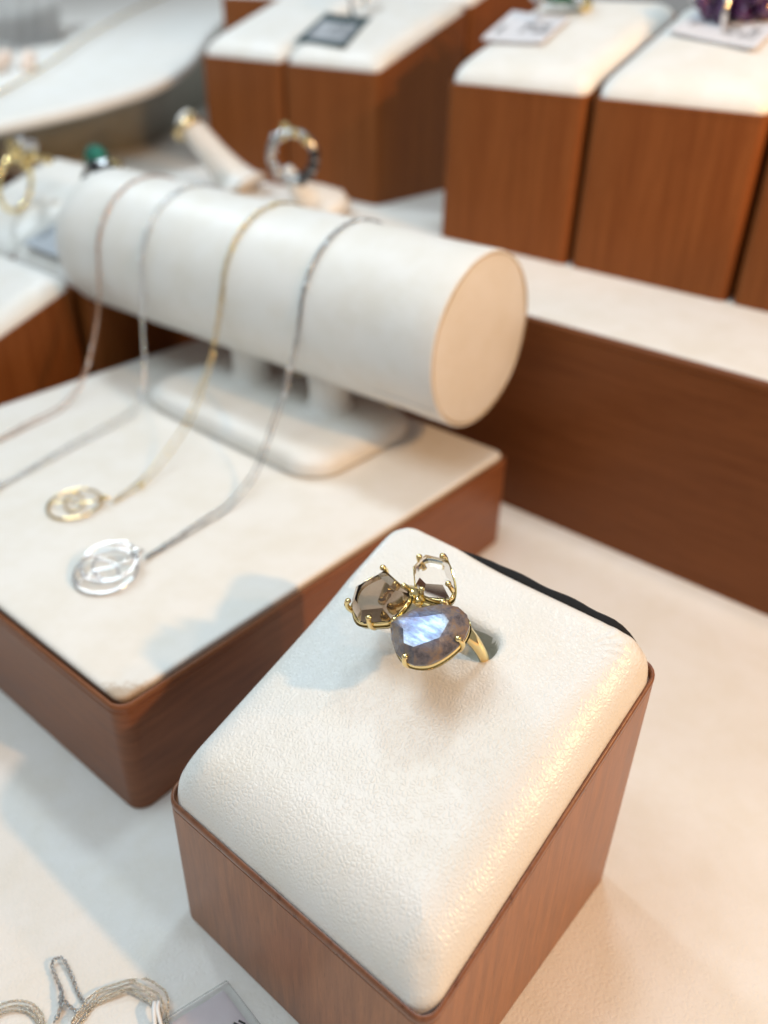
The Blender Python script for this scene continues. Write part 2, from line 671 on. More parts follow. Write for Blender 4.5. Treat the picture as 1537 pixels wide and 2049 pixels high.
def main_cushion():
    n = 330
    off = 0.05
    hx, hy = (BD - 2 * off) / 2, (BW - 2 * off) / 2
    cx, cy = BD / 2, BW / 2
    r = 0.36
    E, H = 0.95, 0.62
    sx, sy0, sy1, sr = 4.0, 2.22, 3.75, 0.25
    verts = []
    inner = set()
    rnd = [(random.uniform(0.6, 2.2), random.uniform(0.6, 2.2), random.uniform(0, 6.28), random.uniform(0.2, 1)) for _ in range(9)]
    for i in range(n + 1):
        s = -1 + 2 * i / n
        s = math.copysign(1 - (1 - abs(s)) ** 1.25, s)
        for j in range(n + 1):
            t = -1 + 2 * j / n
            t = math.copysign(1 - (1 - abs(t)) ** 1.25, t)
            # square -> rounded rectangle, radially
            px, py = s * hx, t * hy
            mval = max(abs(s), abs(t))
            if mval > 1e-6:
                bx, by = px / mval, py / mval        # point on the rectangle's edge
                ex, ey = abs(bx) - (hx - r), abs(by) - (hy - r)
                k = 1.0
                if ex > 0 and ey > 0:
                    # scale k so that the scaled point lies on the corner arc
                    ax, ay = abs(bx), abs(by)
                    qa = ax * ax + ay * ay
                    qb = -2 * (ax * (hx - r) + ay * (hy - r))
                    qc = (hx - r) ** 2 + (hy - r) ** 2 - r * r
                    k = (-qb + math.sqrt(max(qb * qb - 4 * qa * qc, 0))) / (2 * qa)
                f = 1 + (k - 1) * mval ** 3
                px, py = px * f, py * f
            rr = r + 0.25
            qx, qy = abs(px) - (hx - rr), abs(py) - (hy - rr)
            sd_in = -(math.hypot(max(qx, 0), max(qy, 0)) + min(max(qx, qy), 0) - rr)
            qx, qy = abs(px) - (hx - r), abs(py) - (hy - r)
            sd_e = -(math.hypot(max(qx, 0), max(qy, 0)) + min(max(qx, qy), 0) - r)
            u = min(max(sd_e, 0), 0.3) / 0.3
            dd = sd_e * (1 - u) + max(sd_in, 0) * u
            wl = max(px / hx, 0) ** 2
            wb = max(py / hy, 0) ** 2
            Eq = E - 0.60 * wl - 0.55 * wb
            q = min(max(dd, 0) / max(Eq, 0.33), 1)
            z = (H + 0.13) * (1 - (1 - q) ** 2.35) ** (1 / 2.1) - 0.13
            x, y = px + cx, py + cy
            z += 0.075 * min(1, max(0, px / hx * 0.5 + 0.5)) * min(1, q * 1.6)
            # soft unevenness of the padding
            wv = 0
            for (a, b, ph, am) in rnd:
                wv += am * math.sin(a * x * 1.6 + b * y * 1.3 + ph)
            z += 0.006 * wv * q
            # small puckers where the hide is pulled over the corners
            dc = math.hypot(x - (BD - 0.35), y - 0.45)
            z += 0.010 * math.exp(-(dc / 0.4) ** 2) * math.sin(math.atan2(y - 0.9, x - (BD - 0.9)) * 17 + 2.5 * math.sin(9 * x))
            # slot
            yy = min(max(y, sy0), sy1)
            ds = math.hypot(x - sx, y - yy) - sr
            if ds < -0.012:
                inner.add(len(verts))
            if ds < 0.12:
                if ds > 0:
                    z -= 0.05 * (1 - ds / 0.12) ** 2.2
                else:
                    z -= 0.05 + 0.34 * min(1.0, (-ds) / 0.06) + 0.02 * math.sin(17 * x + 9 * y)
            z += H1 + (H2 - H1) * x / BD
            verts.append((x, y, z))
    faces = []
    m1 = n + 1
    for i in range(n):
        for j in range(n):
            faces.append((i * m1 + j, (i + 1) * m1 + j, (i + 1) * m1 + j + 1, i * m1 + j + 1))
    me = bpy.data.meshes.new('main_cushion')
    me.from_pydata(verts, [], faces)
    me.update()
    me.materials.append(M['leather'])
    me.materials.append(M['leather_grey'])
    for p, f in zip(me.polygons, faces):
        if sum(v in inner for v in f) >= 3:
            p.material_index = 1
    return me


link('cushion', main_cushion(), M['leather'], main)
# thin black felt strip standing behind the cushion
fl = []
for k in range(25):
    y = 0.42 + (3.75 - 0.42) * k / 24
    zt = 5.53 + 0.012 * math.sin(k * 0.9) - (0.02, 0.0)[k > 2] * 1.0 - (0.22, 0.12, 0.05, 0.02)[min(k, 3)] * (k < 4) - 0.10 * max(0, (k - 19) / 5)
    fl.append([(5.41, y, 4.95), (5.435, y, 4.95), (5.437 + 0.01 * math.sin(k), y, zt), (5.425 + 0.01 * math.sin(k), y, zt)])
link('felt_strip', from_loops('felt_strip', fl), M['felt'], main)

TG = 'tall walnut display boxes on the raised shelf'
RZ = 6.03
tall = display_box('tall walnut box holding the smaller white price tag, left one of the right-hand block', (19.9, 10.25, RZ), 4.87, 6.91, TG, 'wood_tall', 5.08)
copy_tree(tall, (19.9, 5.0, RZ), 'tall walnut box under the purple pavé ring, at the right edge', TG)
copy_tree(tall, (19.9, -0.25, RZ), 'sliver of a tall walnut box cut off by the right picture edge', TG)
copy_tree(tall, (21.9, 20.0, RZ - 0.15), 'tall walnut box under the dark teal price tag with its right side lit orange', TG)
copy_tree(tall, (21.9, 25.2, RZ - 0.15), 'leftmost tall walnut box on the shelf, beside the teal-tagged one', TG)
PG = 'walnut display boxes'
pb = display_box('tall walnut box behind the left end of the white cylinder with a blurred price tag', (9.7, 21.65, 0), 4.87, 6.91, PG, 'wood_tall', 5.08)
copy_tree(pb, (9.7, 26.85, 0), 'walnut box at the left edge carrying the gold cluster ring', PG)
display_box('low walnut box with bare white cushion at the left edge, next to the necklace platform', (4.05, 22.25, 0), H1, H2, PG, 'wood_tall')
# a further row stands behind, one step higher
back = display_box('walnut box in the back row, mostly hidden behind the teal-tagged box', (27.6, 20.05, RZ), 6.8, 8.84, TG, 'wood_tall', 5.08)

copy_tree(back, (27.6, 25.25, RZ), 'far walnut box in the back row behind the leftmost tall box', TG)
copy_tree(back, (27.6, 30.45, RZ), 'far walnut box in the back row beside the white necklace bust', TG)

# ------------------------------------------------------------------ raised shelf
sh = thing('raised_shelf', 'long walnut riser with a white leather top that carries the tall boxes', 'display riser', (14.97, -30, 0))
loops = []
for off, z in ((0, 0), (0, 5.72), (0.02, 5.73), (0.02, 5.75), (0, 5.76), (0, 5.94), (0.05, 6.0), (0.11, 6.0), (0.13, 5.9)):
    loops.append([(x, y, z) for x, y in rrect(off, off, 60 - off, 110 - off, 0.15, 4, 2)])
link('body', sharp(from_loops('shelf_body', loops), 30), M['wood_flat'], sh)
loops = []
for off, z in ((0.16, 5.9), (0.16, 5.98), (0.19, 6.02), (0.26, 6.03)):
    loops.append([(x, y, z) for x, y in rrect(off, off, 60 - off, 110 - off, 0.2, 4, 2)])
link('top_panel', from_loops('shelf_top', loops), M['panel'], sh)

# ------------------------------------------------------------------ low platform with the necklaces
pf = thing('necklace_platform', 'low walnut platform with worn cream leather top under the necklaces', 'display platform', (0.7543, 7.4418, 0), 0.0145)
PW, PL, PH = 12.43, 12.74, 2.848
loops = []
for off, z in ((0.03, 0), (0.0, 0.04), (0.0, PH - 0.30), (0.012, PH - 0.29), (0.012, PH - 0.27), (0.0, PH - 0.26), (0.0, PH - 0.17), (0.03, PH - 0.12), (0.07, PH - 0.11), (0.10, PH - 0.16), (0.11, PH - 0.3)):
    loops.append([(x, y, z) for x, y in rrect(off - 0.1, off - 0.1, PW + 0.1 - off, PL + 0.1 - off, 0.34 - off, 7, 3)])
link('body', sharp(from_loops('platform_body', loops), 30), M['wood_platform'], pf)
loops = []
for off, z in ((0.10, PH - 0.28), (0.07, PH - 0.10), (0.07, PH - 0.05), (0.10, PH - 0.012), (0.17, PH)):
    loops.append([(x, y, z) for x, y in rrect(off - 0.03, off - 0.03, PW + 0.03 - off, PL + 0.03 - off, 0.24, 7, 3)])
link('top_panel', from_loops('platform_panel', loops), M['panel_worn'], pf)

# ------------------------------------------------------------------ cylinder necklace stand
stand = thing('necklace_stand', 'white leather cylinder necklace stand on a rounded base', 'necklace stand', (11.3, 13.6, PH))
CYL0 = Vector((11.811, 7.812, 6.346))
AX = Vector((-math.sin(0.049), math.cos(0.049), 0))
NX = Vector((math.cos(0.049), math.sin(0.049), 0))
CR, CL = 2.146, 14.26


def cyl_ring(y, r, n=96):
    out = []
    for k in range(n):
        a = 2 * math.pi * k / n
        w = 0.010 * math.sin(3 * a + 0.8 * y) + 0.007 * math.sin(5 * a - 1.7 * y) + 0.006 * math.sin(2.3 * y + 2 * a)
        if r < CR - 0.06:
            w = 0
        out.append(tuple(CYL0 + AX * y + (NX * math.cos(a) + Vector((0, 0, 1)) * math.sin(a)) * (r + w) - stand.location))
    return out


prof = [(0.05, CR - 0.12), (0.0, CR - 0.08), (-0.01, CR - 0.04), (0.012, CR - 0.01), (0.06, CR)]
for k in range(1, 24):
    prof.append((0.06 + (CL - 0.3) * k / 24, CR + 0.006 * math.sin(k * 1.7)))
prof += [(CL - 0.2, CR), (CL - 0.06, CR - 0.05), (CL, CR - 0.2)]
link('cylinder', from_loops('stand_cylinder', [cyl_ring(y, r) for y, r in prof], False, True), M['leather_soft'], stand)
link('end_cap', from_loops('stand_end_cap', [cyl_ring(0.06, CR - 0.09), cyl_ring(0.015, CR - 0.095), cyl_ring(0.0, CR - 0.13), cyl_ring(-0.012, CR * 0.5), cyl_ring(-0.014, 0.02)], False, True), M['leather_soft'], stand)
bm = bmesh.new()
tube_bm(bm, [Vector(p) for p in cyl_ring(-0.002, CR - 0.075)], [0.016 + 0.010 * math.sin(k * 0.31) * math.sin(k * 0.13) for k in range(96)], 6, True)
link('glue_seam', done(bm, 'glue_seam'), M['seam'], stand)
bm = bmesh.new()
tube_bm(bm, [CYL0 + AX * y + (-NX * math.cos(-0.62) + Vector((0, 0, 1)) * math.sin(-0.62)) * (CR + 0.001) - stand.location for y in [0.1 + 0.55 * k for k in range(26)]], 0.018, 6)
link('wrap_seam', done(bm, 'wrap_seam'), M['leather_soft'], stand)
loops = []
for ins, z in ((0.05, 0.02), (0.0, 0.14), (0.0, 0.34), (0.06, 0.46), (0.18, 0.56), (0.40, 0.63), (0.8, 0.67), (1.4, 0.68)):
    loops.append([(x, y, z) for x, y in rrect(-3.0 + ins, -3.5 + ins, 1.3 - ins, 3.9 - ins, 0.95, 9, 3)])
link('base', from_loops('stand_base', loops), M['leather_soft'], stand)
for dy in (-1.45, 1.75):
    loops = []
    for k, (rr, z) in enumerate(((0.80, 0.6), (0.66, 0.72), (0.58, 0.95), (0.58, 1.35), (0.66, 1.85))):
        loops.append([(-0.30 + rr * math.cos(2 * math.pi * j / 28), dy + rr * math.sin(2 * math.pi * j / 28), z) for j in range(28)])
    link('neck', from_loops('stand_neck', loops), M['leather_soft'], stand)


def over_cylinder(y, r, a0, a1, n=14):
    """points on the cylinder, a measured from the front (-x) through the top"""
    out = []
    for k in range(n + 1):
        a = math.radians(a0 + (a1 - a0) * k / n)
        out.append(CYL0 + AX * (y - CYL0.y) + (-NX * math.cos(a) + Vector((0, 0, 1)) * math.sin(a)) * r)
    return out


def necklace(label, y, ys, free, mt, L, w, r, gap):
    t = thing('necklace', label, 'necklace', (free[-1][0], free[-1][1], PH), 0, 'necklaces over the white cylinder')
    o = t.location
    end = Vector(free[-1])
    for s in (-0.5, 0.5):
        pts = over_cylinder(y + s * gap * 0.4, CR + r * 1.5 + 0.02, 200, 9, 22)
        pts = [p + AX * s * gap * 0.3 * (1 - i / 22) for i, p in enumerate(pts)]
        fr = []
        for i, p in enumerate(free):
            if i == 0:
                continue
            u = i / (len(free) - 1)
            q = Vector(p) + Vector((s * gap * 1.0, s * gap * 1.7, 0)) * math.sin(math.pi * min(u * 0.8 + 0.12, 1.0))
            q.z = max(q.z, PH + 0.05)
            rel = q - CYL0
            rel -= AX * rel.dot(AX)
            if rel.length < CR + 0.1:
                q += rel.normalized() * (CR + 0.1 - rel.length)
            fr.append(q)
        path = smooth_path([p - o for p in pts + fr], 7)
        bm = bmesh.new()
        link_chain_bm(bm, path, L, w, r, 8, 4, 1.1)
        link('chain', done(bm, 'necklace_chain'), M[mt], t, kind='stuff')
        for k in range(3):  # polished beads added along the strand to give it bright glints
            q = path[int(len(path) * (0.46 + 0.17 * k + random.uniform(-0.05, 0.05)))]
            bm = bmesh.new()
            ball_bm(bm, q, r * 4.6, 14, 10)
            link('glint_bead', done(bm, 'glint_bead'), M['gold' if mt == 'gold_pale' else 'bead_silver'], t)
    return t


def circle_pendant(t, c, R, mt, tilt, thick, twin=False):
    """open ring with curved bars crossing inside it"""
    rot = Matrix.Rotation(tilt[2], 3, 'Z') @ Matrix.Rotation(tilt[0], 3, 'X') @ Matrix.Rotation(tilt[1], 3, 'Y')

    def pt(x, y, z=0):
        return Vector(c) + rot @ Vector((x, y, z))
    bm = bmesh.new()
    tube_bm(bm, [pt(R * math.cos(a), R * math.sin(a)) for a in [2 * math.pi * k / 48 for k in range(48)]], thick, 8, True)
    if twin:
        tube_bm(bm, [pt(0.16 + 0.9 * R * math.cos(a), 0.1 + 0.9 * R * math.sin(a), 0.10) for a in [2 * math.pi * k / 48 for k in range(48)]], thick * 0.8, 8, True)
    link('hoop', done(bm, 'pendant_hoop'), M[mt], t)
    bm = bmesh.new()
    for sgn in (-1, 1):
        tube_bm(bm, [pt(sgn * (0.28 * R - 0.62 * R * math.cos(a)), 0.72 * R * math.sin(a), 0.03 + 0.02 * sgn) for a in [math.radians(-70 + 140 * k / 20) for k in range(21)]], thick * 0.8, 8)
    tube_bm(bm, [pt(-0.95 * R + 1.9 * R * k / 10, 0.16 * R * math.sin(k * 0.6), 0.05) for k in range(11)], thick * 0.7, 8)
    link('crossed_arcs', done(bm, 'pendant_arcs'), M[mt], t)
    bm = bmesh.new()
    tube_bm(bm, [pt(R - 0.03, 0.0, 0.04), pt(R + 0.05, -0.01, 0.08), pt(R + 0.14, -0.03, 0.07), pt(R + 0.22, -0.03, 0.03)], [thick * 1.2, thick * 2.2, thick * 1.9, thick * 0.8], 10)
    link('bail', done(bm, 'pendant_bail'), M[mt], t)


necklace('rose-gold chain farthest left over the white cylinder', 19.8, 0,
         [(9.3, 19.73, 5.9), (8.87, 19.73, 5.2), (8.2, 19.33, 4.18), (7.5, 19.02, 3.36), (6.53, 18.7, 2.9), (5.3, 18.38, 2.9), (4.31, 18.1, 2.9), (2.6, 17.7, 2.9)], 'rose', 0.085, 0.05, 0.011, 0.20)
n2 = necklace('silver chain second from the left, made of many fine glittering strands', 17.8, 0,
              [(9.35, 17.71, 5.9), (8.98, 17.71, 5.16), (8.49, 17.25, 3.7), (7.9, 16.97, 3.0), (7.06, 16.74, 2.9), (5.23, 16.32, 2.9), (3.04, 15.75, 2.9)], 'silver', 0.09, 0.06, 0.012, 0.26)
bm = bmesh.new()
for k in range(5):
    ball_bm(bm, (random.uniform(-0.2, 0.1), random.uniform(-0.1, 0.15), 0.08 + 0.02 * k), 0.07)
link('bead_cluster', done(bm, 'bead_cluster'), M['silver'], n2, kind='stuff')
n3 = necklace('yellow-gold chain over the cylinder ending in a gold circle pendant', 14.5, 0,
              [(9.5, 14.43, 5.9), (8.88, 14.43, 5.1), (8.08, 14.1, 4.3), (7.29, 13.83, 3.65), (6.2, 13.52, 3.15), (5.44, 13.33, 2.95), (4.47, 13.1, 2.92)], 'gold_pale', 0.08, 0.045, 0.011, 0.24)
n4 = necklace('dark silver chain nearest the cylinder end with a silver circle pendant', 11.75, 0,
              [(9.6, 11.69, 6.2), (9.3, 11.69, 5.8), (8.76, 11.53, 5.0), (8.13, 11.37, 4.2), (7.29, 11.16, 3.3), (6.27, 10.98, 2.9), (5.47, 10.86, 2.9), (4.59, 10.74, 2.9), (3.59, 10.6, 2.92)], 'silver_mid', 0.08, 0.05, 0.012, 0.16)
circle_pendant(n3, (-0.68, 0.55, 0.10), 0.62, 'gold_pale', (0.05, -0.06, -0.68), 0.034)
circle_pendant(n4, (-0.88, 0.12, 0.16), 0.66, 'silver', (0.08, -0.14, -0.14), 0.038, True)
bm = bmesh.new()
ball_bm(bm, (0.9, 0.1, 0.12), 0.07)
link('bead', done(bm, 'chain_bead'), M['gold'], n3)
# clasp and cord hanging along the underside of the cylinder
cord = thing('clasp_chain', 'thin dark chain with small gold clasps along the underside of the cylinder', 'chain', (11.6, 12.5, 4.1))
bm = bmesh.new()
pts = smooth_path([(x - 11.6, y - 12.5, z - 4.1) for x, y, z in [(11.1, 16.0, 4.12), (11.2, 14.2, 4.06), (11.3, 12.2, 4.04), (11.45, 10.2, 4.05), (11.6, 8.6, 4.1)]], 8)
link_chain_bm(bm, pts, 0.10, 0.07, 0.016, 8, 4)
link('chain', done(bm, 'clasp_chain'), M['silver_dark'], cord, kind='stuff')
for dx, dy, dz in ((-0.45, 1.4, -0.08), (-0.38, 1.1, -0.1), (-0.15, -2.2, -0.1)):
    bm = bmesh.new()
    tube_bm(bm, [(dx + 0.09 * math.cos(a), dy + 0.09 * math.sin(a), dz) for a in [2 * math.pi * k / 14 for k in range(14)]], 0.022, 6, True)
    link('clasp', done(bm, 'clasp'), M['gold'], cord)

# ------------------------------------------------------------------ the three-stone ring
RC = Vector((3.85, 3.0, 5.05))
NN = Vector((-0.4, 0, 0.917)).normalized()
E1 = Vector((0, -1, 0))
E2 = NN.cross(E1)
P0 = RC + NN * 1.08
ring = thing('three_stone_ring', 'yellow-gold ring with blue-flashing oval, brown and clear stones in claw settings', 'ring')
fr = Matrix((E1, E2, NN)).transposed().to_4x4()
fr.translation = P0
ring.matrix_world = fr
# everything below is in the ring's own frame: x along the head, z out of the stones; the band's centre is at z = -1.08
bm = bmesh.new()
nb = 72
rings_ = []
for k in range(nb):
    a = 2 * math.pi * k / nb
    w = 0.085 + 0.05 * max(0, math.sin(a)) ** 2
    rad = [(0.90, -w), (0.885, 0.0), (0.90, w), (0.95, w * 0.98), (0.985, w * 0.55), (0.995, 0), (0.985, -w * 0.55), (0.95, -w * 0.98)]
    rings_.append([bm.verts.new((q * math.cos(a), s, q * math.sin(a) - 1.08)) for q, s in rad])
for k in range(nb):
    a_, b_ = rings_[k], rings_[(k + 1) % nb]
    for q in range(8):
        bm.faces.new((a_[q], a_[(q + 1) % 8], b_[(q + 1) % 8], b_[q]))
link('band', done(bm, 'ring_band'), M['gold'], ring)

LABG = [(-0.062, -0.655), (0.123, -0.857), (0.31, -0.985), (0.466, -1.03), (0.645, -1.005), (0.813, -0.895), (0.925, -0.712), (0.992, -0.494), (1.008, -0.286), (0.957, -0.109), (0.827, 0.02), (0.637, 0.065), (0.459, 0.017), (0.27, -0.106), (0.104, -0.291), (-0.006, -0.465), (-0.05, -0.57)]
SMG = [(-0.93, -0.43), (-0.902, -0.208), (-0.74, 0.036), (-0.671, 0.05), (-0.325, -0.03), (-0.11, -0.087), (-0.05, -0.296), (-0.085, -0.60), (-0.21, -0.729), (-0.407, -0.843), (-0.546, -0.874), (-0.686, -0.804), (-0.82, -0.654)]
CLG = [(-0.355, 0.293), (-0.375, 0.423), (-0.321, 0.576), (-0.035, 0.666), (0.063, 0.635), (0.209, 0.52), (0.384, 0.344), (0.47, 0.16), (0.37, 0.03), (0.094, -0.043), (-0.11, 0.03)]
LABT = [(0.272, -0.701), (0.364, -0.418), (0.619, -0.207), (0.757, -0.267), (0.794, -0.545), (0.567, -0.847), (0.414, -0.868)]
SMT = [(-0.66, -0.55), (-0.64, -0.40), (-0.54, -0.151), (-0.414, -0.177), (-0.232, -0.243), (-0.20, -0.58), (-0.408, -0.70), (-0.52, -0.71)]
CLT = [(-0.149, 0.218), (-0.128, 0.396), (0.027, 0.495), (0.207, 0.426), (0.309, 0.271), (0.257, 0.103), (-0.009, 0.06)]


def centroid(p):
    return sum(a for a, _ in p) / len(p), sum(b for _, b in p) / len(p)


def gem(name, girdle, table, zt, zg, zp, ps, mt, mid=None):
    bm = bmesh.new()
    cx, cy = centroid(girdle)
    tx, ty = centroid(table)
    for x, y in girdle:
        bm.verts.new((x, y, zg))
        bm.verts.new((x * 0.995 + cx * 0.005, y * 0.995 + cy * 0.005, zg - 0.035))
    for x, y in table:
        bm.verts.new((x, y, zt))
    if mid:
        n = len(girdle)
        for k in range(0, n, 2):
            x, y = girdle[k]
            f = mid[0]
            bm.verts.new((cx + (x - cx) * f, cy + (y - cy) * f, mid[1]))
    for x, y in (girdle[::2] if len(girdle) > 12 else girdle):
        bm.verts.new((cx + (x - cx) * ps, cy + (y - cy) * ps, zp))
    if len(girdle) > 12:
        for x, y in girdle[1::2]:
            bm.verts.new((cx + (x - cx) * (ps + 1) / 2, cy + (y - cy) * (ps + 1) / 2, (zp + zg) * 0.42))
    bmesh.ops.convex_hull(bm, input=bm.verts[:])
    for v in [v for v in bm.verts if not v.link_faces]:
        bm.verts.remove(v)
    bmesh.ops.dissolve_limit(bm, angle_limit=math.radians(4), verts=bm.verts[:], edges=bm.edges[:])
    return link(name, done(bm, name), mt, ring, smooth=False)


def facets(corners, f, shift=(0, 0)):
    cx, cy = centroid(corners)
    return [(cx + (x - cx) * f + shift[0], cy + (y - cy) * f + shift[1]) for x, y in corners]


SMC = [(-0.93, -0.40), (-0.72, 0.045), (-0.10, -0.085), (-0.07, -0.59), (-0.45, -0.865), (-0.78, -0.72)]
CLC = [(-0.37, 0.30), (-0.33, 0.575), (0.04, 0.66), (0.384, 0.344), (0.45, 0.12), (0.094, -0.045), (-0.13, 0.02)]
gem('blue_flash_stone', LABG, LABT, 0.24, 0.05, -0.16, 0.5, M['labradorite'], (0.86, 0.155))
gem('brown_stone', SMC, facets(SMC, 0.66, (-0.02, -0.02)), 0.19, 0.04, -0.09, 0.85, M['smoky'])
gem('clear_stone', CLC, facets(CLC, 0.64, (0, 0.02)), 0.19, 0.05, -0.02, 0.96, M['clear'])


def densify(p, per=4):
    n = len(p)
    out = []
    for i in range(n):
        a, b, c, d = [Vector((*p[(i + k - 1) % n], 0)) for k in range(4)]
        for k in range(per):
            t = k / per
            q = 0.5 * ((2 * b) + (c - a) * t + (2 * a - 5 * b + 4 * c - d) * t * t + (3 * b - a - 3 * c + d) * t ** 3)
            out.append((q.x, q.y))
    return out


def basket(outline, ztop, zbot, shrink, tocx=None):
    o = densify(outline)
    cx, cy = centroid(o)
    tx, ty = tocx or (cx, cy)
    loops = []

    def lp(off, f, z, g=0.0):
        out = []
        for x, y in o:
            dx, dy = x - cx, y - cy
            L = math.hypot(dx, dy)
            k = f + off / L
            out.append((cx + dx * k + (tx - cx) * g, cy + dy * k + (ty - cy) * g, z))
        loops.append(out)
    lp(-0.060, 1.0, ztop - 0.10)
    lp(-0.045, 1.0, ztop - 0.035)
    lp(-0.030, 1.0, ztop - 0.03)
    lp(-0.012, 1.0, ztop - 0.045)
    lp(-0.012, 1.0, ztop - 0.14)
    lp(-0.03, 1.0, ztop - 0.16)
    lp(0.0, (1 + shrink) / 2 + 0.06, (ztop + zbot) / 2, 0.3)
    lp(0.01, shrink, zbot + 0.05, 0.8)
    lp(0.0, shrink, zbot, 1)
    lp(-0.05, shrink, zbot, 1)
    lp(-0.05, shrink, zbot + 0.06, 0.8)
    return link('setting', from_loops('setting', loops, False, False), M['gold'], ring)


basket(LABG, 0.035, -0.20, 0.90)
basket(SMG, 0.045, -0.17, 0.94)
basket(CLG, 0.055, -0.15, 0.95)


def claw(x, y, cx, cy, ztip, r=0.043):
    bm = bmesh.new()
    dx, dy = x - cx, y - cy
    L = math.hypot(dx, dy)
    dx, dy = dx / L, dy / L
    pts = [(x - dx * 0.075, y - dy * 0.075, -0.20), (x - dx * 0.02, y - dy * 0.02, -0.11), (x + dx * 0.015, y + dy * 0.015, 0.0), (x + dx * 0.005, y + dy * 0.005, ztip * 0.65), (x - dx * 0.025, y - dy * 0.025, ztip)]
    P = smooth_path(pts, 4)
    n = len(P)
    tube_bm(bm, P, [r * (1.05 - 0.25 * k / n) for k in range(n)], 10)
    ball_bm(bm, (x - dx * 0.03, y - dy * 0.03, ztip), r * 1.12, 14, 9, (1, 1, 0.85))
    link('claw', done(bm, 'claw'), M['gold'], ring)


for G, Q, zt in ((LABG, [(-0.03, -0.60), (0.50, -1.02), (1.00, -0.38), (0.43, 0.02)], 0.13),
                 (SMG, [(-0.719, 0.045), (-0.82, -0.73), (-0.33, -0.80), (-0.20, -0.06)], 0.15),
                 (CLG, [(-0.355, 0.45), (-0.03, 0.655), (0.06, -0.03), (0.37, 0.26)], 0.16)):
    cx, cy = centroid(G)
    for x, y in Q:
        claw(x, y, cx, cy, zt)
# bridge that joins the three settings to the band
bm = bmesh.new()
tube_bm(bm, smooth_path([(0.76, 0.0, -0.42), (0.66, -0.22, -0.30), (0.62, -0.42, -0.20)], 5), 0.075, 12)
link('bridge', done(bm, 'ring_bridge'), M['gold'], ring)
bm = bmesh.new()
tube_bm(bm, smooth_path([(-0.74, 0.0, -0.44), (-0.62, -0.2, -0.34), (-0.50, -0.36, -0.22)], 5), 0.065, 12)
link('bridge', done(bm, 'ring_bridge'), M['gold'], ring)
bm = bmesh.new()
tube_bm(bm, smooth_path([(0.0, 0.0, -0.13), (-0.02, -0.06, -0.10), (0.03, -0.12, -0.08)], 5), 0.07, 12)
link('bridge', done(bm, 'ring_bridge'), M['gold'], ring)


# ------------------------------------------------------------------ price tags
def tag(label, corners, cardm, edge=None, bars=True, ink='ink', thick=0.06):
    """a card as four corners; the print is small raised-ink blocks"""
    C = [Vector(c) for c in corners]
    o = C[0]
    t = thing('price_tag', label, 'price tag', tuple(o))
    nrm = (C[1] - C[0]).cross(C[3] - C[0]).normalized()
    if nrm.z < 0:
        nrm = -nrm
    bm = bmesh.new()
    nseg = 6

    def P(u, v, h=0.0):
        q = (C[0] * (1 - u) + C[1] * u) * (1 - v) + (C[3] * (1 - u) + C[2] * u) * v
        return q - o + nrm * (h + 0.10 * 4 * (u - 0.5) ** 2 * 0.4)
    lo = [[bm.verts.new(P(u / nseg, v, 0.0)) for u in range(nseg + 1)] for v in (0, 1)]
    hi = [[bm.verts.new(P(u / nseg, v, thick)) for u in range(nseg + 1)] for v in (0, 1)]
    for k in range(nseg):
        bm.faces.new((hi[0][k], hi[0][k + 1], hi[1][k + 1], hi[1][k]))
        bm.faces.new((lo[0][k], lo[1][k], lo[1][k + 1], lo[0][k + 1]))
        bm.faces.new((lo[0][k], lo[0][k + 1], hi[0][k + 1], hi[0][k]))
        bm.faces.new((lo[1][k], hi[1][k], hi[1][k + 1], lo[1][k + 1]))
    for k in (0, nseg):
        bm.faces.new((lo[0][k], hi[0][k], hi[1][k], lo[1][k]))
    link('card', done(bm, 'tag_card'), M[edge or cardm], t, smooth=False)
    if edge:
        bm = bmesh.new()
        a = [[bm.verts.new(P(0.10 + 0.80 * u / nseg, v, thick + 0.012)) for u in range(nseg + 1)] for v in (0.14, 0.72)]
        for k in range(nseg):
            bm.faces.new((a[0][k], a[0][k + 1], a[1][k + 1], a[1][k]))
        link('window', done(bm, 'tag_window'), M[cardm], t, smooth=False)
    if bars:
        bm = bmesh.new()
        for row, (v0, v1, u0, u1, n, fill) in enumerate(((0.50, 0.66, 0.46, 0.92, 8, 0.85), (0.30, 0.44, 0.46, 0.95, 10, 0.7), (0.20, 0.50, 0.12, 0.20, 2, 0.9))):
            for k in range(n):
                if random.random() > fill:
                    continue
                ua = u0 + (u1 - u0) * k / n
                ub = ua + (u1 - u0) / n * 0.62
                mu, mv = (ub - ua) * 0.30, (v1 - v0) * 0.18
                vm = (v0 + v1) / 2
                segs = [(ua, v0, ua + mu, v1), (ub - mu, v0, ub, v1), (ua, v0, ub, v0 + mv), (ua, v1 - mv, ub, v1), (ua, vm - mv / 2, ub, vm + mv / 2)]
                for a0, b0, a1, b1 in random.sample(segs, random.choice((2, 3, 3, 4))):
                    q = [bm.verts.new(P(a_, b_, thick + 0.02)) for a_, b_ in ((a0, b0), (a1, b0), (a1, b1), (a0, b1))]
                    bm.faces.new(q)
        link('print', done(bm, 'tag_print'), M[ink], t, smooth=False, kind='stuff')
    return t


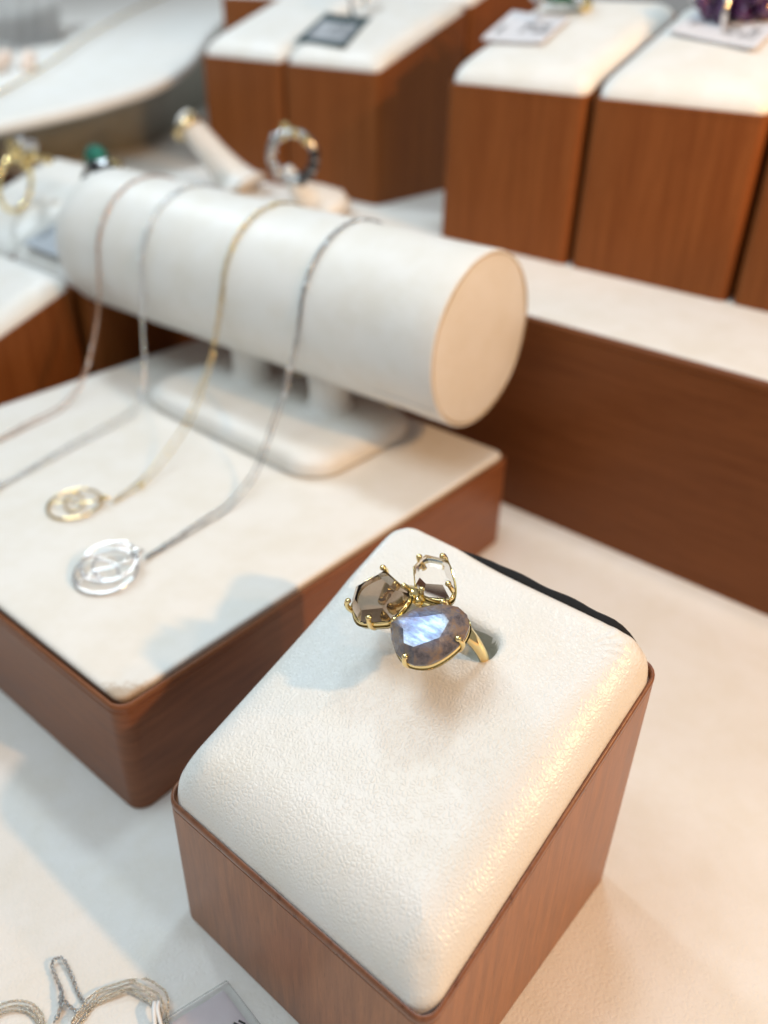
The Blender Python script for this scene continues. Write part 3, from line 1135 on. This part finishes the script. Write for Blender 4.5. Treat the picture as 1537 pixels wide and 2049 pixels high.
tag('white price tag on the left cushion of the right-hand block', [(21.36, 15.1, 12.04), (21.41, 12.84, 12.06), (23.09, 12.94, 12.70), (23.39, 15.3, 12.80)], 'card')
tag('white price tag in front of the purple pavé ring', [(22.6, 9.3, 12.50), (21.82, 6.41, 12.22), (23.24, 6.4, 12.74), (24.0, 9.0, 13.02)], 'card')
tag('dark teal price tag with a grey window on the left block of tall boxes', [(22.62, 25.0, 11.48), (22.34, 22.09, 11.40), (24.83, 22.9, 12.32), (25.03, 25.6, 12.40)], 'card_grey', 'teal')
tag('bluish price tag on the cushion just behind the left end of the cylinder', [(10.0, 25.9, 5.60), (9.95, 23.3, 5.58), (11.9, 23.3, 6.30), (11.9, 25.6, 6.30)], 'card_grey')


# ------------------------------------------------------------------ small rings further back
def small_ring(label, loc, R, bandm, gems, rot, group=None, thick=0.09):
    t = thing('ring', label, 'ring', loc, 0, group)
    t.rotation_euler = rot
    bm = bmesh.new()
    tube_bm(bm, [(R * math.cos(a), 0, R * math.sin(a)) for a in [2 * math.pi * k / 40 for k in range(40)]], thick, 8, True)
    link('band', done(bm, 'small_band'), M[bandm], t)
    for gm, spots, r, sc in gems:
        def stone(bm, p):
            mt = Matrix.Translation(p) @ Matrix.Diagonal((sc[0], sc[1], sc[2], 1))
            bmesh.ops.create_icosphere(bm, subdivisions=2 if len(spots) < 7 else 1, radius=r, matrix=mt)
        if len(spots) < 7:
            for p in spots:
                bm = bmesh.new()
                stone(bm, p)
                link('stone', done(bm, 'small_stone'), M[gm], t, smooth=False)
        else:
            bm = bmesh.new()
            for p in spots:
                stone(bm, p)
            link('stone_cluster', done(bm, 'small_stones'), M[gm], t, smooth=False, kind='stuff')
    return t


def scatter(n, rx, ry, z0, dz=0.1):
    return [(random.uniform(-rx, rx), random.uniform(-ry, ry), z0 + random.uniform(-dz, dz)) for _ in range(n)]


small_ring('gold flower-cluster ring on the box at the left edge', (11.3, 28.2, 7.1), 0.95, 'gold',
           [('gold', scatter(14, 1.0, 0.8, 1.0, 0.4), 0.24, (1, 1, 0.8)), ('silver', scatter(3, 0.6, 0.5, 1.4), 0.22, (1, 1, 1))], (0.2, 0.3, 0.5))
small_ring('ring with a sea-green stone on the cushion behind the cylinder', (12.6, 24.6, 7.45), 0.75, 'dark_enamel',
           [('green_gem', [(-0.1, 0.28, 0.8)], 0.5, (0.8, 0.9, 0.9)), ('gold', [(0.1, -0.45, 0.6)], 0.3, (1, 1, 1)), ('dark_enamel', [(0, -0.15, 0.45)], 0.6, (0.8, 1.1, 0.7))], (0, 0.3, 0.1))
small_ring('ring with a green and clear stone cluster behind a white price tag', (23.6, 14.0, 13.1), 0.9, 'silver',
           [('emerald_gem', [(0.1, -0.6, 0.25), (-0.2, -0.2, 0.3)], 0.32, (1, 1.4, 0.7)), ('silver', scatter(10, 0.4, 1.2, 0.25, 0.15), 0.18, (1, 1, 1)), ('gold', [(0.2, -1.1, 0.1)], 0.25, (1, 1, 1))], (0.1, -0.2, 0.1))
small_ring('wide ring paved with purple stones at the top right corner', (23.7, 7.9, 13.15), 0.85, 'silver',
           [('purple_gem', scatter(60, 0.6, 1.05, 0.30, 0.45), 0.24, (1, 1, 1)), ('gold', [(0.0, -1.35, 0.2)], 0.26, (1, 1, 1)), ('silver', scatter(10, 0.5, 1.3, 0.3, 0.3), 0.10, (1, 1, 1))], (0.0, -0.2, 0.05))
small_ring('silver ring with pale stones behind the teal price tag', (25.3, 24.1, 13.0), 0.7, 'silver',
           [('clear', scatter(3, 0.3, 0.6, 0.5), 0.3, (1, 1, 1))], (0.0, -0.2, 0.3))

# white finger stand leaning left with a gold-and-white ring at its tip
fs = thing('ring_finger_stand', 'slanted white finger-shaped ring stand behind the cylinder', 'ring stand', (19.7, 26.1, RZ))
bm = bmesh.new()
tube_bm(bm, smooth_path([(0.1, -0.4, 0.0), (0.0, 0.0, 0.5), (-0.35, 0.7, 1.4), (-0.8, 1.5, 2.5), (-1.0, 1.75, 2.85)], 6), [1.25, 1.2, 1.1, 1.0, 0.95, 0.88, 0.82, 0.76, 0.72, 0.68, 0.64, 0.61, 0.58, 0.56, 0.54, 0.52, 0.5, 0.48, 0.46, 0.44, 0.43, 0.41, 0.38, 0.33, 0.2], 20)
link('finger', done(bm, 'finger'), M['leather_soft'], fs)
small_ring('gold ring with a white stone row on the slanted finger stand', (18.85, 27.6, 8.35), 0.56, 'gold_pale',
           [('silver', [(0.25, -0.2, 0.35), (0.05, -0.35, 0.2)], 0.26, (1, 1, 1)), ('gold', [(-0.3, 0.2, 0.5), (0.4, -0.3, -0.2)], 0.2, (1, 1, 1))], (0.9, 0.2, 0.3), None, 0.13)
# white clip stand holding a dark ring upright
cs = thing('ring_clip_stand', 'small white clip stand holding the dark-banded ring upright', 'ring stand', (19.0, 20.9, RZ))
bm = bmesh.new()
tube_bm(bm, [(0.3, -0.2, 0.0), (0.25, -0.15, 0.25), (0.1, 0, 0.5), (-0.4, 0.0, 0.9), (-0.9, -0.15, 1.35), (-1.3, -0.3, 1.75)], [1.35, 1.2, 0.75, 0.42, 0.34, 0.24], 20)
link('clip', done(bm, 'clip'), M['leather_soft'], cs)
small_ring('silver ring with dark inlay and small gold flowers held upright on the clip stand', (17.5, 20.1, 8.35), 0.78, 'silver_dark',
           [('gold', [(-0.25, 0.1, 0.95), (-0.1, 0.05, 0.82), (0.12, -0.1, 0.78), (0.36, 0.05, 0.70), (0.5, -0.1, 0.55), (-0.3, 0, 0.68)], 0.17, (1, 1, 1)), ('silver', [(-0.70, 0.02, 0.28), (-0.76, 0, -0.02), (-0.62, 0.03, 0.5), (-0.60, 0, -0.45)], 0.17, (1, 1, 1.7)), ('dark_enamel', [(0.76, 0, 0.1), (0.72, 0, -0.25), (0.55, 0, -0.55), (0.3, 0, -0.74)], 0.2, (1, 1, 1.3))], (0, 0, -0.85), None, 0.16)

# ------------------------------------------------------------------ large white bust tray at the upper left
TN = Vector((-0.13, 0, 1)).normalized()
outl = [(8.0, 34.5), (12.0, 33.0), (16.6, 32.2), (18.7, 32.3), (20.9, 32.7), (23.1, 33.8), (26.0, 36.0), (29.2, 39.0), (34.0, 43.5), (50, 57), (85, 92), (85, 125), (40, 110), (14, 78), (3, 52), (3, 38)]
ol = densify(outl, 5)
ocx, ocy = centroid(ol)
bust = thing('necklace_bust', 'large white leather necklace bust lying tilted at the upper left', 'necklace bust', (ocx, ocy, RZ))


def tray_loop(f, dz, flat=None):
    out = []
    for x, y in ol:
        X, Y = ocx + (x - ocx) * f, ocy + (y - ocy) * f
        z = 8.59 + 0.13 * (X - 13.92) + dz if flat is None else flat
        out.append((X - ocx, Y - ocy, z - RZ))
    return out


link('bust_top', from_loops('bust_top', [tray_loop(0.93, -0.62), tray_loop(0.985, -0.55), tray_loop(1.0, -0.38), tray_loop(1.0, -0.15), tray_loop(0.985, -0.03), tray_loop(0.95, 0.02), tray_loop(0.8, -0.12), tray_loop(0.5, -0.25)]), M['leather_soft'], bust)
link('foot', from_loops('bust_foot', [tray_loop(0.78, 0, RZ), tray_loop(0.82, -1.4), tray_loop(0.92, -0.62)], True, False), M['leather_grey'], bust)
lc = thing('necklace', 'fine gold chain lying across the white bust', 'necklace', (24, 46, 9.9))
bm = bmesh.new()
pts = [Vector((x, y, 8.62 + 0.13 * (x - 13.92) + 0.05)) - Vector((24, 46, 9.9)) for x, y in [(44, 61.0), (36, 55.2), (28, 48.5), (22, 42.7), (16.3, 37.9), (12, 34.5)]]
link_chain_bm(bm, smooth_path(pts, 10), 0.22, 0.13, 0.03, 8, 4)
link('chain', done(bm, 'bust_chain'), M['gold_pale'], lc, kind='stuff')
pp = thing('pearl_drop', 'pale pink pearl drops lying on the white bust at the left edge', 'pearl drops', (20.9, 44.6, 9.5))
for x, y, z in ((0.7, -0.3, 0.3), (-0.2, 0.5, 0.3), (0.2, -0.9, 0.0), (-0.9, 0.0, 0.1)):
    bm = bmesh.new()
    ball_bm(bm, (x, y, z), 0.42)
    link('pearl', done(bm, 'pearl'), M['pearl'], pp)

# clear plastic sleeve standing on the bust
sl_ = thing('plastic_sleeve', 'clear plastic sleeve with a red print in the upper left corner', 'plastic sleeve', (24, 50, 10.1))
bm = bmesh.new()
rows = []
for k in range(13):
    u = k / 12
    x, y = -9 + 12 * u, 6 - 2.5 * u + 0.5 * math.sin(u * 9)
    rows.append((bm.verts.new((x, y - 4, -0.9 + 0.13 * x)), bm.verts.new((x + 3, y + 0.6, 5.0))))
for a, b in zip(rows, rows[1:]):
    bm.faces.new((a[0], b[0], b[1], a[1]))
bmesh.ops.solidify(bm, geom=bm.faces[:], thickness=0.05)
link('film', done(bm, 'sleeve_film'), M['plastic'], sl_)
bm = bmesh.new()
bmesh.ops.create_cube(bm, size=1, matrix=Matrix.Translation((-3.4, 3.6, 1.6)) @ Matrix.Rotation(0.5, 4, 'X') @ Matrix.Diagonal((1.1, 0.06, 2.4, 1)))
link('red_label', done(bm, 'red_label'), M['red'], sl_)

# ------------------------------------------------------------------ chains and tag pouch at the lower left
def coil(label, loc, paths, mt, L=0.085, w=0.06, r=0.014, fat=1.0, name='chain_coil'):
    t = thing(name, label, 'chain', loc)
    for p in paths:
        bm = bmesh.new()
        link_chain_bm(bm, smooth_path(p, 8), L * fat, w * fat, r * fat, 8, 5, 0.35)
        link('chain', done(bm, 'coil_chain'), M[mt], t, kind='stuff')
    return t


# metres of fine chain: an upright loop and a flat bundled oval
coil('silver chain loop lying upright beside the bundled oval chain', (-2.0, 5.4, 0), [
    [(-0.40, -0.27, 0.08), (-0.20, -0.10, 0.14), (-0.12, 0.10, 0.12), (-0.05, 0.42, 0.10), (0.02, 0.56, 0.12), (0.15, 0.50, 0.12), (0.13, 0.25, 0.08), (0.03, -0.15, 0.06), (0.0, -0.45, 0.06)],
    [(-0.10, 0.12, 0.16), (-0.17, -0.02, 0.16), (-0.26, -0.16, 0.1), (-0.5, -0.3, 0.08)],
    [(-0.12, 0.06, 0.14), (-0.20, -0.12, 0.18), (-0.18, -0.30, 0.12), (-0.12, -0.5, 0.1)],
    [(-0.16, 0.04, 0.10), (-0.24, -0.1, 0.12), (-0.30, -0.2, 0.12)]], 'silver_dark', fat=0.85)
ov = []
for q in range(4):
    R1, R2, ph = 0.66 + 0.04 * q, 0.60 + 0.035 * q, 0.2 * q
    ov.append([(R1 * math.cos(a + ph) + 0.03 * q, R2 * math.sin(a + ph), 0.06 + 0.03 * q + 0.03 * math.sin(3 * a + q)) for a in [2 * math.pi * k / 26 for k in range(27)]])
    ov[-1] = [(x + random.uniform(-0.03, 0.03), y + random.uniform(-0.03, 0.03), z) for x, y, z in ov[-1]]
coil('bundled oval of fine silver chain under a white twist tie', (-1.98, 4.28, 0), ov, 'silver_pale', fat=0.62)
ov = []
for q in range(3):
    ov.append([((0.46 + 0.05 * q) * math.cos(a + q), (0.46 + 0.05 * q) * math.sin(a + q), 0.05 + 0.04 * q) for a in [2 * math.pi * k / 22 for k in range(23)]])
coil('coiled chain cut off by the lower left corner', (-3.08, 5.42, 0), ov, 'silver_pale', fat=0.62)
tt = thing('twist_tie', 'short glossy white twist tie on the bundled chain', 'twist tie', (-1.41, 3.97, 0.2))
bm = bmesh.new()
tube_bm(bm, smooth_path([(-0.13, -0.14, 0.0), (0.0, 0.05, 0.07), (0.10, 0.18, 0.02)], 5), 0.035, 8)
link('tie', done(bm, 'twist_tie'), M['tie'], tt)
bm = bmesh.new()
tube_bm(bm, smooth_path([(-0.05, -0.20, 0.0), (0.05, 0.02, 0.06), (0.15, 0.14, 0.02)], 5), 0.030, 8)
link('tie', done(bm, 'twist_tie'), M['tie'], tt)

pouch = thing('tag_pouch', 'clear plastic pouch with a pale lilac card at the bottom edge beside the box', 'tag pouch', (-0.33, 3.62, 0.02), 0.0)
q0 = [Vector(v) for v in ((0.0, 0.0, 0), (-0.10, -0.95, 0), (-1.2, -0.80, 0), (-1.35, 0.35, 0))]


def slab(q, z0, z1, grow=0.0):
    bm = bmesh.new()
    cc = sum(q, Vector()) / 4
    P = [cc + (p - cc) * (1 + grow) for p in q]
    a = [bm.verts.new((p.x, p.y, z0)) for p in P]
    b = [bm.verts.new((p.x, p.y, z1)) for p in P]
    bm.faces.new(list(reversed(a)))
    bm.faces.new(b)
    for k in range(4):
        bm.faces.new((a[k], a[(k + 1) % 4], b[(k + 1) % 4], b[k]))
    bmesh.ops.bevel(bm, geom=bm.edges[:], offset=0.012, segments=2, affect='EDGES')
    return done(bm, 'slab')


link('sleeve', slab(q0, 0.0, 0.13, 0.0), M['plastic'], pouch)
link('card', slab(q0, 0.04, 0.07, -0.20), M['card_lilac'], pouch, smooth=False)
bm = bmesh.new()
for k in range(2):
    bmesh.ops.create_cube(bm, size=1, matrix=Matrix.Translation((-0.33 + 0.07 * k, -0.62 - 0.03 * k, 0.078)) @ Matrix.Rotation(0.3, 4, 'Z') @ Matrix.Diagonal((0.03, 0.12, 0.004, 1)))
link('print', done(bm, 'pouch_print'), M['ink'], pouch, smooth=False, kind='stuff')
